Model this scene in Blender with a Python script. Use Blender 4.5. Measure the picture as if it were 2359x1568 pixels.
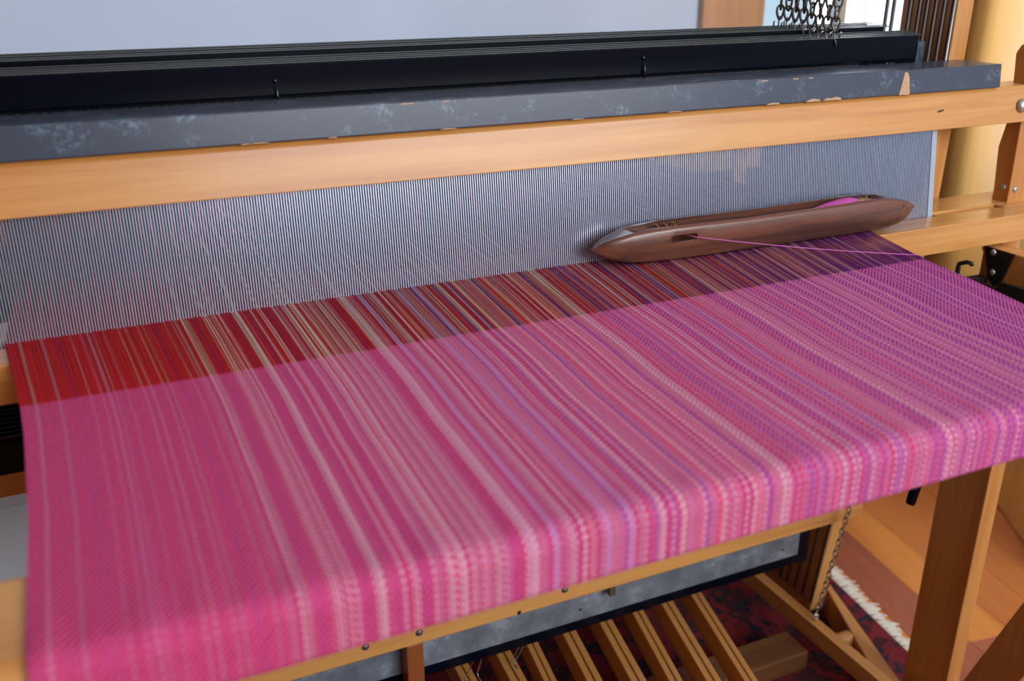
import bpy, bmesh, math, random
import numpy as np
from mathutils import Vector, Matrix

for o in list(bpy.data.objects):
    bpy.data.objects.remove(o, do_unlink=True)
SC = bpy.context.scene
COL = SC.collection
random.seed(7)
RNG = np.random.default_rng(11)

# ------------------------------------------------------------------ camera
cd = bpy.data.cameras.new('camera')
cam = bpy.data.objects.new('camera', cd)
COL.objects.link(cam)
right = Vector((0.913544354, -0.406713629, -0.004553831))
up = Vector((0.155381543, 0.338621442, 0.928004362))
fwd = Vector((0.375889997, 0.848480726, -0.372541498))
m3 = Matrix((right, up, -fwd)).transposed()
cam.matrix_world = Matrix.Translation((-0.0081238, -0.3944594, 1.0714677)) @ m3.to_4x4()
cd.sensor_width = 36.0
cd.lens = 33.130
cd.clip_start = 0.02
cd.dof.use_dof = True
cd.dof.focus_distance = 1.02
cd.dof.aperture_fstop = 4.6
SC.camera = cam

# ------------------------------------------------------------------ light, sky, exposure
world = bpy.data.worlds.new('world')
SC.world = world
world.use_nodes = True
wn = world.node_tree
wn.nodes.clear()
wo = wn.nodes.new('ShaderNodeOutputWorld')
wb = wn.nodes.new('ShaderNodeBackground')
wt = wn.nodes.new('ShaderNodeTexCoord')
wsep = wn.nodes.new('ShaderNodeSeparateXYZ')
wmr = wn.nodes.new('ShaderNodeMapRange')
wramp = wn.nodes.new('ShaderNodeValToRGB')
wmr.inputs['From Min'].default_value = -1
wmr.inputs['From Max'].default_value = 1
wramp.color_ramp.elements[0].position = 0.0
wramp.color_ramp.elements[0].color = (0.55, 0.60, 0.62, 1)
wramp.color_ramp.elements[1].position = 1.0
wramp.color_ramp.elements[1].color = (0.50, 0.68, 1.0, 1)
e = wramp.color_ramp.elements.new(0.5)
e.color = (0.86, 0.94, 1.0, 1)
wb.inputs['Strength'].default_value = 1.0
wn.links.new(wt.outputs['Generated'], wsep.inputs[0])
wn.links.new(wsep.outputs['Z'], wmr.inputs['Value'])
wn.links.new(wmr.outputs['Result'], wramp.inputs['Fac'])
wn.links.new(wramp.outputs['Color'], wb.inputs['Color'])
wn.links.new(wb.outputs['Background'], wo.inputs['Surface'])

def area(name, loc, target, sx, sy, power, color):
    ld = bpy.data.lights.new(name, 'AREA')
    ld.shape = 'RECTANGLE'
    ld.size, ld.size_y = sx, sy
    ld.energy = power
    ld.color = color
    o = bpy.data.objects.new(name, ld)
    o.location = loc
    d = Vector(target) - Vector(loc)
    o.rotation_euler = d.to_track_quat('-Z', 'Y').to_euler()
    COL.objects.link(o)
    return o

# daylight entering through the tall windows of the room behind and right of the weaver, and the window behind the loom
area('window_daylight_front', (1.35, -2.27, 1.82), (0.75, 0.4, 0.75), 2.1, 1.28, 76, (0.88, 0.94, 1.0))
area('window_daylight_back', (1.735, 1.53, 1.32), (1.735, 0.0, 1.32), 0.15, 1.6, 8.5, (0.97, 0.98, 1.0))

SC.view_settings.view_transform = 'Standard'
SC.view_settings.look = 'None'
SC.view_settings.gamma = 1.0
SC.view_settings.use_curve_mapping = False
SC.view_settings.exposure = 0.12

# ------------------------------------------------------------------ materials
def new_mat(name):
    m = bpy.data.materials.new(name)
    m.use_nodes = True
    nt = m.node_tree
    b = nt.nodes['Principled BSDF']
    return m, nt, b

def plain(name, col, rough=0.5, metal=0.0, coat=0.0, noise=0.0, nscale=40, spec=0.5):
    m, nt, b = new_mat(name)
    b.inputs['Roughness'].default_value = rough
    b.inputs['Metallic'].default_value = metal
    b.inputs['Coat Weight'].default_value = coat
    b.inputs['Specular IOR Level'].default_value = spec
    b.inputs['Base Color'].default_value = (*col, 1)
    if noise > 0:
        tc = nt.nodes.new('ShaderNodeTexCoord')
        n = nt.nodes.new('ShaderNodeTexNoise')
        n.inputs['Scale'].default_value = nscale
        n.inputs['Detail'].default_value = 5
        r = nt.nodes.new('ShaderNodeValToRGB')
        r.color_ramp.elements[0].position = 0.3
        r.color_ramp.elements[1].position = 0.7
        r.color_ramp.elements[0].color = (*[c * (1 - noise) for c in col], 1)
        r.color_ramp.elements[1].color = (*[min(1, c * (1 + noise)) for c in col], 1)
        nt.links.new(tc.outputs['Object'], n.inputs['Vector'])
        nt.links.new(n.outputs['Fac'], r.inputs['Fac'])
        nt.links.new(r.outputs['Color'], b.inputs['Base Color'])
    return m

def wood(name, c1, c2, axis='X', rough=0.38, coat=0.25, fine=1.0, bump=0.02, streak=0.7):
    """varnished timber, grain running along the given axis"""
    m, nt, b = new_mat(name)
    tc = nt.nodes.new('ShaderNodeTexCoord')
    mp = nt.nodes.new('ShaderNodeMapping')
    s = {'X': (4.5, 85, 85), 'Y': (85, 4.5, 85), 'Z': (85, 85, 4.5)}[axis]
    mp.inputs['Scale'].default_value = [v * fine for v in s]
    n1 = nt.nodes.new('ShaderNodeTexNoise')
    n1.inputs['Scale'].default_value = 1.0
    n1.inputs['Detail'].default_value = 6
    n1.inputs['Roughness'].default_value = 0.62
    n1.inputs['Distortion'].default_value = 0.4
    n2 = nt.nodes.new('ShaderNodeTexNoise')
    n2.inputs['Scale'].default_value = 0.16
    n2.inputs['Detail'].default_value = 2
    mix = nt.nodes.new('ShaderNodeMath')
    mix.operation = 'MULTIPLY_ADD'
    mix.inputs[1].default_value = streak
    off = nt.nodes.new('ShaderNodeMath')
    off.operation = 'SUBTRACT'
    off.inputs[1].default_value = 0.5
    ramp = nt.nodes.new('ShaderNodeValToRGB')
    ramp.color_ramp.elements[0].position = 0.36
    ramp.color_ramp.elements[1].position = 0.66
    ramp.color_ramp.elements[0].color = (*c1, 1)
    ramp.color_ramp.elements[1].color = (*c2, 1)
    L = nt.links.new
    L(tc.outputs['Object'], mp.inputs['Vector'])
    L(mp.outputs['Vector'], n1.inputs['Vector'])
    L(mp.outputs['Vector'], n2.inputs['Vector'])
    L(n1.outputs['Fac'], off.inputs[0])
    L(off.outputs[0], mix.inputs[0])
    L(n2.outputs['Fac'], mix.inputs[2])
    L(mix.outputs[0], ramp.inputs['Fac'])
    L(ramp.outputs['Color'], b.inputs['Base Color'])
    bp = nt.nodes.new('ShaderNodeBump')
    bp.inputs['Strength'].default_value = bump * 4
    bp.inputs['Distance'].default_value = 0.001
    L(n1.outputs['Fac'], bp.inputs['Height'])
    L(bp.outputs['Normal'], b.inputs['Normal'])
    b.inputs['Roughness'].default_value = rough
    b.inputs['Coat Weight'].default_value = coat
    b.inputs['Coat Roughness'].default_value = 0.18
    return m

MAPLE1, MAPLE2 = (0.66, 0.322, 0.090), (0.50, 0.200, 0.043)
W_X = wood('varnished_maple_along_x', MAPLE1, MAPLE2, 'X')
W_Y = wood('varnished_maple_along_y', MAPLE1, MAPLE2, 'Y')
W_Z = wood('varnished_maple_along_z', MAPLE1, MAPLE2, 'Z')
W_RED = wood('reddish_timber', (0.36, 0.115, 0.03), (0.26, 0.07, 0.018), 'Z')
DARKBAR = wood('shade_darkened_bar', (0.16, 0.065, 0.022), (0.11, 0.042, 0.015), 'X')  # shade under the pedals, put into the colour of the maple bar
W_DOOR = wood('door_veneer', (0.86, 0.50, 0.135), (0.76, 0.40, 0.09), 'Z', rough=0.55, coat=0.05, fine=0.45)
W_CASING = wood('window_casing_timber', (0.62, 0.35, 0.20), (0.54, 0.27, 0.13), 'Z', rough=0.5, coat=0.0, fine=0.5)
W_WALNUT = wood('oiled_walnut', (0.165, 0.056, 0.027), (0.058, 0.024, 0.017), 'X', rough=0.30, coat=0.35, fine=1.3, streak=0.9)
W_RACE = wood('polished_maple_race', MAPLE1, MAPLE2, 'X', rough=0.25, coat=0.35)
WHITE = plain('white_wall_paint', (0.62, 0.70, 0.86), 0.8)
CEIL = plain('ceiling_paint', (0.8, 0.8, 0.8), 0.9)
BOXWHITE = plain('white_board', (0.70, 0.73, 0.78), 0.7, noise=0.06, nscale=14)
BLACK = plain('black_enamel_steel', (0.0022, 0.003, 0.007), 0.24, 0.0, 0.0, spec=0.09)
GLOSSBLACK = plain('glossy_black_steel', (0.004, 0.005, 0.008), 0.06, 0.0, 0.3)
BLACKM = plain('black_matt_steel', (0.012, 0.012, 0.014), 0.45, 0.0)
BARTOP = plain('window_glint_edge', (0.10, 0.11, 0.11), 0.32, 0.6)  # window glint along the harness bar tops, put into a paler colour
BLUEGREY = plain('blue_grey_steel', (0.05, 0.075, 0.10), 0.35, 0.5, noise=0.5, nscale=120)
STEEL = plain('bright_steel', (0.72, 0.75, 0.78), 0.25, 1.0)
REEDST = plain('reed_steel', (0.52, 0.60, 0.75), 0.28, 0.72)
REEDEND = plain('reed_end_steel', (0.36, 0.43, 0.50), 0.5, 0.3)
HEDDLE = plain('heddle_steel', (0.17, 0.18, 0.20), 0.3, 0.6)
CHAINST = plain('old_chain_steel', (0.16, 0.14, 0.12), 0.42, 0.85)
PCHAIN = plain('zinc_chain', (0.30, 0.29, 0.26), 0.4, 0.9)
BRASS = plain('brass', (0.60, 0.38, 0.12), 0.35, 0.9)
ROD = plain('guide_rod_aluminium', (0.42, 0.43, 0.43), 0.4, 0.8)
SLOT = plain('dark_slot', (0.05, 0.018, 0.008), 0.8)
HOLE = plain('dark_hole', (0.012, 0.008, 0.006), 0.9)
BAREWOOD = plain('bare_wood_chip', (0.52, 0.33, 0.19), 0.8, noise=0.15, nscale=300)
YARN = plain('orchid_yarn', (0.50, 0.075, 0.33), 0.9, noise=0.25, nscale=900)
FRINGE = plain('rug_fringe_cotton', (0.72, 0.66, 0.55), 0.95)
DARKBOLT = plain('tarnished_bolt', (0.16, 0.14, 0.15), 0.5, 0.7)
SILVER = plain('zinc_bolt', (0.45, 0.47, 0.48), 0.4, 0.8)

def galv_mat():
    m, nt, b = new_mat('galvanised_sheet')
    tc = nt.nodes.new('ShaderNodeTexCoord')
    v = nt.nodes.new('ShaderNodeTexVoronoi')
    v.inputs['Scale'].default_value = 150
    n = nt.nodes.new('ShaderNodeTexNoise')
    n.inputs['Scale'].default_value = 24
    n.inputs['Detail'].default_value = 6
    r = nt.nodes.new('ShaderNodeValToRGB')
    r.color_ramp.elements[0].position = 0.40
    r.color_ramp.elements[0].color = (0.15, 0.18, 0.21, 1)
    r.color_ramp.elements[1].position = 0.62
    r.color_ramp.elements[1].color = (0.22, 0.265, 0.31, 1)
    e = r.color_ramp.elements.new(0.72)
    e.color = (0.32, 0.38, 0.44, 1)
    mx = nt.nodes.new('ShaderNodeMath')
    mx.operation = 'MULTIPLY_ADD'
    mx.inputs[1].default_value = 0.12
    L = nt.links.new
    L(tc.outputs['Object'], v.inputs['Vector'])
    L(tc.outputs['Object'], n.inputs['Vector'])
    sx = nt.nodes.new('ShaderNodeSeparateColor')
    L(v.outputs['Color'], sx.inputs[0])
    L(sx.outputs[0], mx.inputs[0])
    ad = nt.nodes.new('ShaderNodeMath')
    ad.operation = 'SUBTRACT'
    ad.inputs[1].default_value = 0.02
    L(n.outputs['Fac'], ad.inputs[0])
    L(ad.outputs[0], mx.inputs[2])
    L(mx.outputs[0], r.inputs['Fac'])
    L(r.outputs['Color'], b.inputs['Base Color'])
    b.inputs['Metallic'].default_value = 0.35
    b.inputs['Roughness'].default_value = 0.45
    return m
GALV = galv_mat()

def slate_mat():
    """grey-blue painted bar with pale scuffs"""
    m, nt, b = new_mat('scuffed_slate_paint')
    tc = nt.nodes.new('ShaderNodeTexCoord')
    mp = nt.nodes.new('ShaderNodeMapping')
    mp.inputs['Scale'].default_value = (26, 40, 30)
    n = nt.nodes.new('ShaderNodeTexNoise')
    n.inputs['Scale'].default_value = 1.0
    n.inputs['Detail'].default_value = 4
    n.inputs['Roughness'].default_value = 0.6
    n2 = nt.nodes.new('ShaderNodeTexNoise')
    n2.inputs['Scale'].default_value = 260
    n2.inputs['Detail'].default_value = 3
    r = nt.nodes.new('ShaderNodeValToRGB')
    r.color_ramp.elements[0].position = 0.53
    r.color_ramp.elements[0].color = (0, 0, 0, 1)
    r.color_ramp.elements[1].position = 0.72
    r.color_ramp.elements[1].color = (1, 1, 1, 1)
    r2 = nt.nodes.new('ShaderNodeValToRGB')
    r2.color_ramp.elements[0].position = 0.42
    r2.color_ramp.elements[1].position = 0.62
    mu = nt.nodes.new('ShaderNodeMath')
    mu.operation = 'MULTIPLY'
    mxx = nt.nodes.new('ShaderNodeMix')
    mxx.data_type = 'RGBA'
    mxx.inputs['A'].default_value = (0.050, 0.061, 0.086, 1)
    mxx.inputs['B'].default_value = (0.16, 0.235, 0.30, 1)
    L = nt.links.new
    L(tc.outputs['Object'], mp.inputs['Vector'])
    L(mp.outputs['Vector'], n.inputs['Vector'])
    L(tc.outputs['Object'], n2.inputs['Vector'])
    L(n.outputs['Fac'], r.inputs['Fac'])
    L(n2.outputs['Fac'], r2.inputs['Fac'])
    L(r.outputs['Color'], mu.inputs[0])
    L(r2.outputs['Color'], mu.inputs[1])
    L(mu.outputs[0], mxx.inputs['Factor'])
    L(mxx.outputs['Result'], b.inputs['Base Color'])
    b.inputs['Roughness'].default_value = 0.28
    b.inputs['Specular IOR Level'].default_value = 0.4
    return m
SLATE = slate_mat()

def rug_mat():
    m, nt, b = new_mat('rug_wool')
    tc = nt.nodes.new('ShaderNodeTexCoord')
    v = nt.nodes.new('ShaderNodeTexVoronoi')
    v.inputs['Scale'].default_value = 34
    n = nt.nodes.new('ShaderNodeTexNoise')
    n.inputs['Scale'].default_value = 60
    n.inputs['Detail'].default_value = 3
    r = nt.nodes.new('ShaderNodeValToRGB')
    cr = r.color_ramp
    cr.interpolation = 'CONSTANT'
    cr.elements[0].position = 0.0
    cr.elements[0].color = (0.15, 0.006, 0.012, 1)
    cr.elements[1].position = 0.38
    cr.elements[1].color = (0.010, 0.011, 0.022, 1)
    for p, c in ((0.50, (0.19, 0.008, 0.014, 1)), (0.62, (0.05, 0.006, 0.010, 1)), (0.80, (0.12, 0.03, 0.03, 1))):
        q = cr.elements.new(p)
        q.color = c
    mx = nt.nodes.new('ShaderNodeMix')
    mx.data_type = 'FLOAT'
    mx.inputs['Factor'].default_value = 0.5
    sc = nt.nodes.new('ShaderNodeSeparateColor')
    L = nt.links.new
    L(tc.outputs['Object'], v.inputs['Vector'])
    L(tc.outputs['Object'], n.inputs['Vector'])
    L(v.outputs['Color'], sc.inputs[0])
    L(sc.outputs[0], mx.inputs['A'])
    L(n.outputs['Fac'], mx.inputs['B'])
    L(mx.outputs['Result'], r.inputs['Fac'])
    L(r.outputs['Color'], b.inputs['Base Color'])
    b.inputs['Roughness'].default_value = 0.95
    return m
RUG = rug_mat()

def attr_mat(name):
    """yarn whose colour is dyed per thread (stored on the mesh)"""
    m, nt, b = new_mat(name)
    a = nt.nodes.new('ShaderNodeAttribute')
    a.attribute_name = 'dye'
    nt.links.new(a.outputs['Color'], b.inputs['Base Color'])
    b.inputs['Roughness'].default_value = 0.85
    b.inputs['Specular IOR Level'].default_value = 0.25
    return m
WARPMAT = attr_mat('dyed_warp_yarn')

def cloth_mat():
    """four-shaft twill: warp thread i is on top of pick j when (i - j) mod 4 < 2; the weft is orchid pink"""
    m, nt, b = new_mat('handwoven_twill')
    N, L = nt.nodes.new, nt.links.new
    def math_(op, a, bb=None, c=None):
        n = N('ShaderNodeMath')
        n.operation = op
        for k, v in enumerate((a, bb, c)):
            if v is None:
                continue
            if isinstance(v, (int, float)):
                n.inputs[k].default_value = v
            else:
                L(v, n.inputs[k])
        return n.outputs[0]
    uv = N('ShaderNodeUVMap')
    uv.uv_map = 'weave'
    s = N('ShaderNodeSeparateXYZ')
    L(uv.outputs['UV'], s.inputs[0])
    # hand beating: picks waver slightly
    nz = N('ShaderNodeTexNoise')
    nz.inputs['Scale'].default_value = 0.02
    nz.inputs['Detail'].default_value = 2
    L(uv.outputs['UV'], nz.inputs['Vector'])
    v = math_('MULTIPLY_ADD', nz.outputs['Fac'], 3.0, s.outputs['Y'])
    u = s.outputs['X']
    iu, jv = math_('FLOOR', u), math_('FLOOR', v)
    fu, fv = math_('FRACT', u), math_('FRACT', v)
    d = math_('FLOORED_MODULO', math_('SUBTRACT', iu, jv), 4.0)
    upm = math_('LESS_THAN', d, 1.5)
    # profiles
    def prof(f):
        c = math_('MULTIPLY_ADD', f, 2.0, -1.0)
        return math_('SUBTRACT', 1.0, math_('MULTIPLY', c, c))
    pu, pv = prof(fu), prof(fv)
    # float-long hump of the warp (two picks long) and weft (two ends long)
    hw = math_('MULTIPLY', pu, 0.9)
    hf = math_('MULTIPLY', pv, 0.75)
    mixh = N('ShaderNodeMix')
    mixh.data_type = 'FLOAT'
    L(upm, mixh.inputs['Factor'])
    L(hf, mixh.inputs['A'])
    L(hw, mixh.inputs['B'])
    at = N('ShaderNodeAttribute')
    at.attribute_name = 'dye'
    wfn = N('ShaderNodeTexNoise')
    wfn.inputs['Scale'].default_value = 0.35
    wfn.inputs['Detail'].default_value = 2
    L(uv.outputs['UV'], wfn.inputs['Vector'])
    wr = N('ShaderNodeValToRGB')
    wr.color_ramp.elements[0].position = 0.3
    wr.color_ramp.elements[0].color = (0.54, 0.070, 0.275, 1)
    wr.color_ramp.elements[1].position = 0.7
    wr.color_ramp.elements[1].color = (0.66, 0.118, 0.385, 1)
    L(wfn.outputs['Fac'], wr.inputs['Fac'])
    mc = N('ShaderNodeMix')
    mc.data_type = 'RGBA'
    L(upm, mc.inputs['Factor'])
    L(wr.outputs['Color'], mc.inputs['A'])
    L(at.outputs['Color'], mc.inputs['B'])
    L(mc.outputs['Result'], b.inputs['Base Color'])
    bp = N('ShaderNodeBump')
    bp.inputs['Strength'].default_value = 0.55
    bp.inputs['Distance'].default_value = 0.0006
    L(mixh.outputs['Result'], bp.inputs['Height'])
    L(bp.outputs['Normal'], b.inputs['Normal'])
    b.inputs['Roughness'].default_value = 0.8
    b.inputs['Specular IOR Level'].default_value = 0.25
    return m
CLOTH = cloth_mat()

# ------------------------------------------------------------------ mesh helpers
def link(name, me, mat, parent=None, loc=None, rot=None):
    o = bpy.data.objects.new(name, me)
    if mat is not None:
        me.materials.append(mat)
    COL.objects.link(o)
    if parent is not None:
        o.parent = parent
    if loc is not None:
        o.location = loc
    if rot is not None:
        o.rotation_euler = rot
    return o

def from_bm(bm, name, mat, parent=None, smooth=False, loc=None, rot=None):
    bmesh.ops.recalc_face_normals(bm, faces=bm.faces)
    me = bpy.data.meshes.new(name)
    bm.to_mesh(me)
    bm.free()
    if smooth:
        for p in me.polygons:
            p.use_smooth = True
    return link(name, me, mat, parent, loc, rot)

def pts_faces(bm, pts, faces):
    vs = [bm.verts.new(p) for p in pts]
    for f in faces:
        bm.faces.new([vs[i] for i in f])

def add_box(bm, x, y, z):
    pts = [(a, b, c) for a in x for b in y for c in z]
    pts_faces(bm, pts, [(0, 1, 3, 2), (4, 6, 7, 5), (0, 4, 5, 1), (2, 3, 7, 6), (0, 2, 6, 4), (1, 5, 7, 3)])

def box(name, x, y, z, mat, parent=None, bev=0.002, seg=2, loc=None, rot=None):
    bm = bmesh.new()
    add_box(bm, x, y, z)
    if bev:
        bmesh.ops.bevel(bm, geom=list(bm.edges), offset=bev, segments=seg, profile=0.5, affect='EDGES')
    return from_bm(bm, name, mat, parent, loc=loc, rot=rot)

def prism(name, poly, a0, a1, axis, mat, parent=None, bev=0.0015, seg=2):
    """polygon extruded along an axis. axis X: poly is (y,z); Y: (x,z); Z: (x,y)"""
    bm = bmesh.new()
    def P(p, a):
        return {'X': (a, p[0], p[1]), 'Y': (p[0], a, p[1]), 'Z': (p[0], p[1], a)}[axis]
    n = len(poly)
    v0 = [bm.verts.new(P(p, a0)) for p in poly]
    v1 = [bm.verts.new(P(p, a1)) for p in poly]
    bm.faces.new(v0)
    bm.faces.new(v1[::-1])
    for i in range(n):
        bm.faces.new((v0[i], v0[(i + 1) % n], v1[(i + 1) % n], v1[i]))
    bmesh.ops.recalc_face_normals(bm, faces=bm.faces)
    if bev:
        bmesh.ops.bevel(bm, geom=list(bm.edges), offset=bev, segments=seg, profile=0.5, affect='EDGES')
    return from_bm(bm, name, mat, parent)

def add_tube(bm, path, r, n=8, closed=False, caps=True):
    path = [Vector(p) for p in path]
    k = len(path)
    rings = []
    prev = None
    for i, p in enumerate(path):
        if closed:
            t = path[(i + 1) % k] - path[i - 1]
        else:
            t = path[min(i + 1, k - 1)] - path[max(i - 1, 0)]
        t.normalize()
        if prev is None:
            a = Vector((0, 0, 1)) if abs(t.z) < 0.9 else Vector((1, 0, 0))
            nrm = t.cross(a).normalized()
        else:
            nrm = (prev - t * prev.dot(t)).normalized()
        prev = nrm
        bn = t.cross(nrm)
        rr = r[i] if isinstance(r, (list, tuple)) else r
        rings.append([bm.verts.new(p + (nrm * math.cos(2 * math.pi * j / n) + bn * math.sin(2 * math.pi * j / n)) * rr) for j in range(n)])
    m = k if closed else k - 1
    for i in range(m):
        A, B = rings[i], rings[(i + 1) % k]
        for j in range(n):
            bm.faces.new((A[j], A[(j + 1) % n], B[(j + 1) % n], B[j]))
    if caps and not closed:
        bm.faces.new(rings[0][::-1])
        bm.faces.new(rings[-1])

def tube(name, path, r, mat, parent=None, n=8, closed=False, smooth=True):
    bm = bmesh.new()
    add_tube(bm, path, r, n, closed)
    return from_bm(bm, name, mat, parent, smooth)

def lathe(name, prof, origin, axis, mat, parent=None, n=20):
    """profile [(radius, height)] revolved about an axis vector at origin"""
    ax = Vector(axis).normalized()
    a = Vector((0, 0, 1)) if abs(ax.z) < 0.9 else Vector((1, 0, 0))
    e1 = ax.cross(a).normalized()
    e2 = ax.cross(e1)
    o0 = Vector(origin)
    bm = bmesh.new()
    rings = []
    for r, h in prof:
        if r < 1e-7:
            rings.append([bm.verts.new(o0 + ax * h)])
        else:
            rings.append([bm.verts.new(o0 + ax * h + (e1 * math.cos(2 * math.pi * j / n) + e2 * math.sin(2 * math.pi * j / n)) * r) for j in range(n)])
    for A, B in zip(rings, rings[1:]):
        if len(A) == 1 and len(B) == 1:
            continue
        for j in range(n):
            k = (j + 1) % n
            if len(A) == 1:
                bm.faces.new((A[0], B[k], B[j]))
            elif len(B) == 1:
                bm.faces.new((A[j], A[k], B[0]))
            else:
                bm.faces.new((A[j], A[k], B[k], B[j]))
    return from_bm(bm, name, mat, parent, True)

def thing(name, label, cat, loc=(0, 0, 0), rot=(0, 0, 0), group=None):
    o = bpy.data.objects.new(name, None)
    o.empty_display_size = 0.02
    o.location = loc
    o.rotation_euler = rot
    COL.objects.link(o)
    return tag(o, label, cat, group)

def tag(o, label, cat, group=None, kind=None):
    o['label'] = label
    o['category'] = cat
    if group:
        o['group'] = group
    if kind:
        o['kind'] = kind
    return o

def struct(o):
    o['kind'] = 'structure'
    return o

def dome(name, origin, axis, r, h, mat, parent):
    prof = [(r, 0)] + [(r * math.cos(a), h * math.sin(a)) for a in [math.pi / 2 * i / 6 for i in range(1, 6)]] + [(0, h)]
    return lathe(name, prof, origin, axis, mat, parent)

# ------------------------------------------------------------------ measures of the loom (metres, floor at z = 0)
ZC = 0.78            # cloth plane
YF = 0.2998          # fell (last pick)
YR, TILT = 0.4412, 0.1252865
SN, CS = math.sin(TILT), math.cos(TILT)
def beat(t, n):      # point of the leaning beater: t up along the reed, n towards the weaver
    return (YR + t * SN - n * CS, ZC - 0.002 + t * CS + n * SN)

# ------------------------------------------------------------------ the room
floor = struct(bpy.data.objects.new('floor', None))
COL.objects.link(floor)
sub = box('subfloor', (-1.7, 2.7), (-2.3, 1.5), (-0.06, -0.014), plain('subfloor_dark', (0.05, 0.02, 0.01), 0.9), floor, 0)
PL = [wood('floorboard_orange', (0.74, 0.27, 0.045), (0.60, 0.19, 0.032), 'Y', rough=0.32, coat=0.2, fine=0.8),
      wood('floorboard_red', (0.44, 0.125, 0.052), (0.34, 0.085, 0.038), 'Y', rough=0.32, coat=0.2, fine=0.8),
      wood('floorboard_brown', (0.60, 0.19, 0.040), (0.50, 0.14, 0.030), 'Y', rough=0.32, coat=0.2, fine=0.8)]
pang = -0.1335
pw = 0.088
def plank(c0, l0, l1, mat):
    bm = bmesh.new()
    add_box(bm, (c0 + 0.0002, c0 + pw - 0.0002), (l0 + 0.0002, l1 - 0.0002), (-0.014, 0.0))
    es = [e for e in bm.edges if all(v.co.z > -0.001 for v in e.verts)]
    bmesh.ops.bevel(bm, geom=es, offset=0.0005, segments=1, affect='EDGES')
    o = from_bm(bm, 'plank', mat, floor)
    o.rotation_euler = (0, 0, pang)
    return o
# plank frame: u across the boards, w along them (rotated by pang); a joint line passes through u0
u0 = 1.2206 * math.cos(pang) + 0.4716 * math.sin(pang)
w0 = -1.2206 * math.sin(pang) + 0.4716 * math.cos(pang)
seq = {0: (0, 2), -1: (1, 1), 1: (2, 0), 2: (0, 1), 3: (2, 2), -2: (2, 0), 4: (1, 0)}
for k in range(-34, 17):
    c = u0 + k * pw
    if k == 0:
        cuts = [-2.4, -1.0, w0, 1.75]
    else:
        cuts = [-2.4, -1.5 + RNG.uniform(0, 0.8), 0.05 + RNG.uniform(-0.25, 0.20), 1.75]
    for q in range(3):
        mi = int(RNG.integers(0, 3))
        if k == 0:
            mi = (0, 1, 0)[q]
        elif k == -1:
            mi = 1
        elif k in (1, 2):
            mi = (2, 2, 2)[q]
        plank(c, cuts[q], cuts[q + 1], PL[mi])

wx0, wx1, wz0, wz1 = 1.375, 1.80, 0.45, 2.15
YB = 1.38
wall = struct(bpy.data.objects.new('wall_back', None))
COL.objects.link(wall)
bm = bmesh.new()
add_box(bm, (-1.7, wx0), (YB, YB + 0.12), (0, 2.6))
add_box(bm, (wx1, 2.7), (YB, YB + 0.12), (0, 2.6))
add_box(bm, (wx0, wx1), (YB, YB + 0.12), (0, wz0))
add_box(bm, (wx0, wx1), (YB, YB + 0.12), (wz1, 2.6))
from_bm(bm, 'plaster', WHITE, wall)
# tall wooden boxed column of the wall, beside the window
PANEL = wood('wall_panelling', (0.30, 0.16, 0.065), (0.22, 0.105, 0.04), 'Z', rough=0.6, coat=0.0, fine=0.5)
struct(box('wall_left', (-1.75, -1.65), (-2.3, YB), (0, 2.6), PANEL, None, 0))
wf = struct(bpy.data.objects.new('wall_front', None))
COL.objects.link(wf)
bm = bmesh.new()
add_box(bm, (-1.75, 0.25), (-2.40, -2.30), (0, 2.6))
add_box(bm, (2.45, 2.75), (-2.40, -2.30), (0, 2.6))
add_box(bm, (0.25, 2.45), (-2.40, -2.30), (0, 1.15))
add_box(bm, (0.25, 2.45), (-2.40, -2.30), (2.5, 2.6))
from_bm(bm, 'panelling', PANEL, wf)
struct(box('wall_right', (2.65, 2.75), (-2.3, YB), (0, 2.6), WHITE, None, 0))
struct(box('ceiling', (-1.75, 2.75), (-2.3, YB + 0.12), (2.6, 2.68), CEIL, None, 0))
struct(box('baseboard_back', (-1.65, 2.65), (YB - 0.014, YB), (0.0, 0.09), WHITE, None, 0.003))
win = struct(bpy.data.objects.new('window_1', None))
COL.objects.link(win)
box('casing', (1.214, 1.374), (YB - 0.02, YB + 0.0), (0.09, 2.3), W_CASING, win, 0.004)
box('casing', (wx1 - 0.002, wx1 + 0.11), (YB - 0.02, YB), (0.09, 2.3), W_CASING, win, 0.004)
box('casing', (1.214, wx1 + 0.11), (YB - 0.021, YB), (wz1, wz1 + 0.12), W_CASING, win, 0.004)
box('sill', (1.375, wx1 - 0.003), (YB - 0.03, YB + 0.12), (wz0 - 0.03, wz0), W_CASING, win, 0.003)
SASH = plain('white_sash_paint', (0.66, 0.76, 0.78), 0.5)
box('sash', (wx0, wx0 + 0.022), (YB + 0.04, YB + 0.08), (wz0, wz1), SASH, win, 0.003)
box('sash', (1.640, 1.660), (YB + 0.04, YB + 0.08), (wz0, wz1), SASH, win, 0.003)
box('sash', (wx0, wx1), (YB + 0.042, YB + 0.078), (wz0, wz0 + 0.06), SASH, win, 0.003)
GLASS, gnt, gb = new_mat('window_glass')
gb.inputs['Transmission Weight'].default_value = 1.0
gb.inputs['Roughness'].default_value = 0.0
gb.inputs['IOR'].default_value = 1.1
gb.inputs['Base Color'].default_value = (0.97, 1, 1, 1)
for xa, xb in ((wx0 + 0.022, 1.640), (1.660, wx1)):
    box('pane', (xa, xb), (YB + 0.058, YB + 0.062), (wz0 + 0.06, wz1), GLASS, win, 0)

# pale rendered wall of the neighbouring house seen through the window
struct(box('wall_outside', (2.45, 3.17), (3.0, 3.2), (-1.0, 4.0), plain('pale_render', (0.80, 0.92, 0.93), 0.9, noise=0.05, nscale=3), None, 0))
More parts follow.
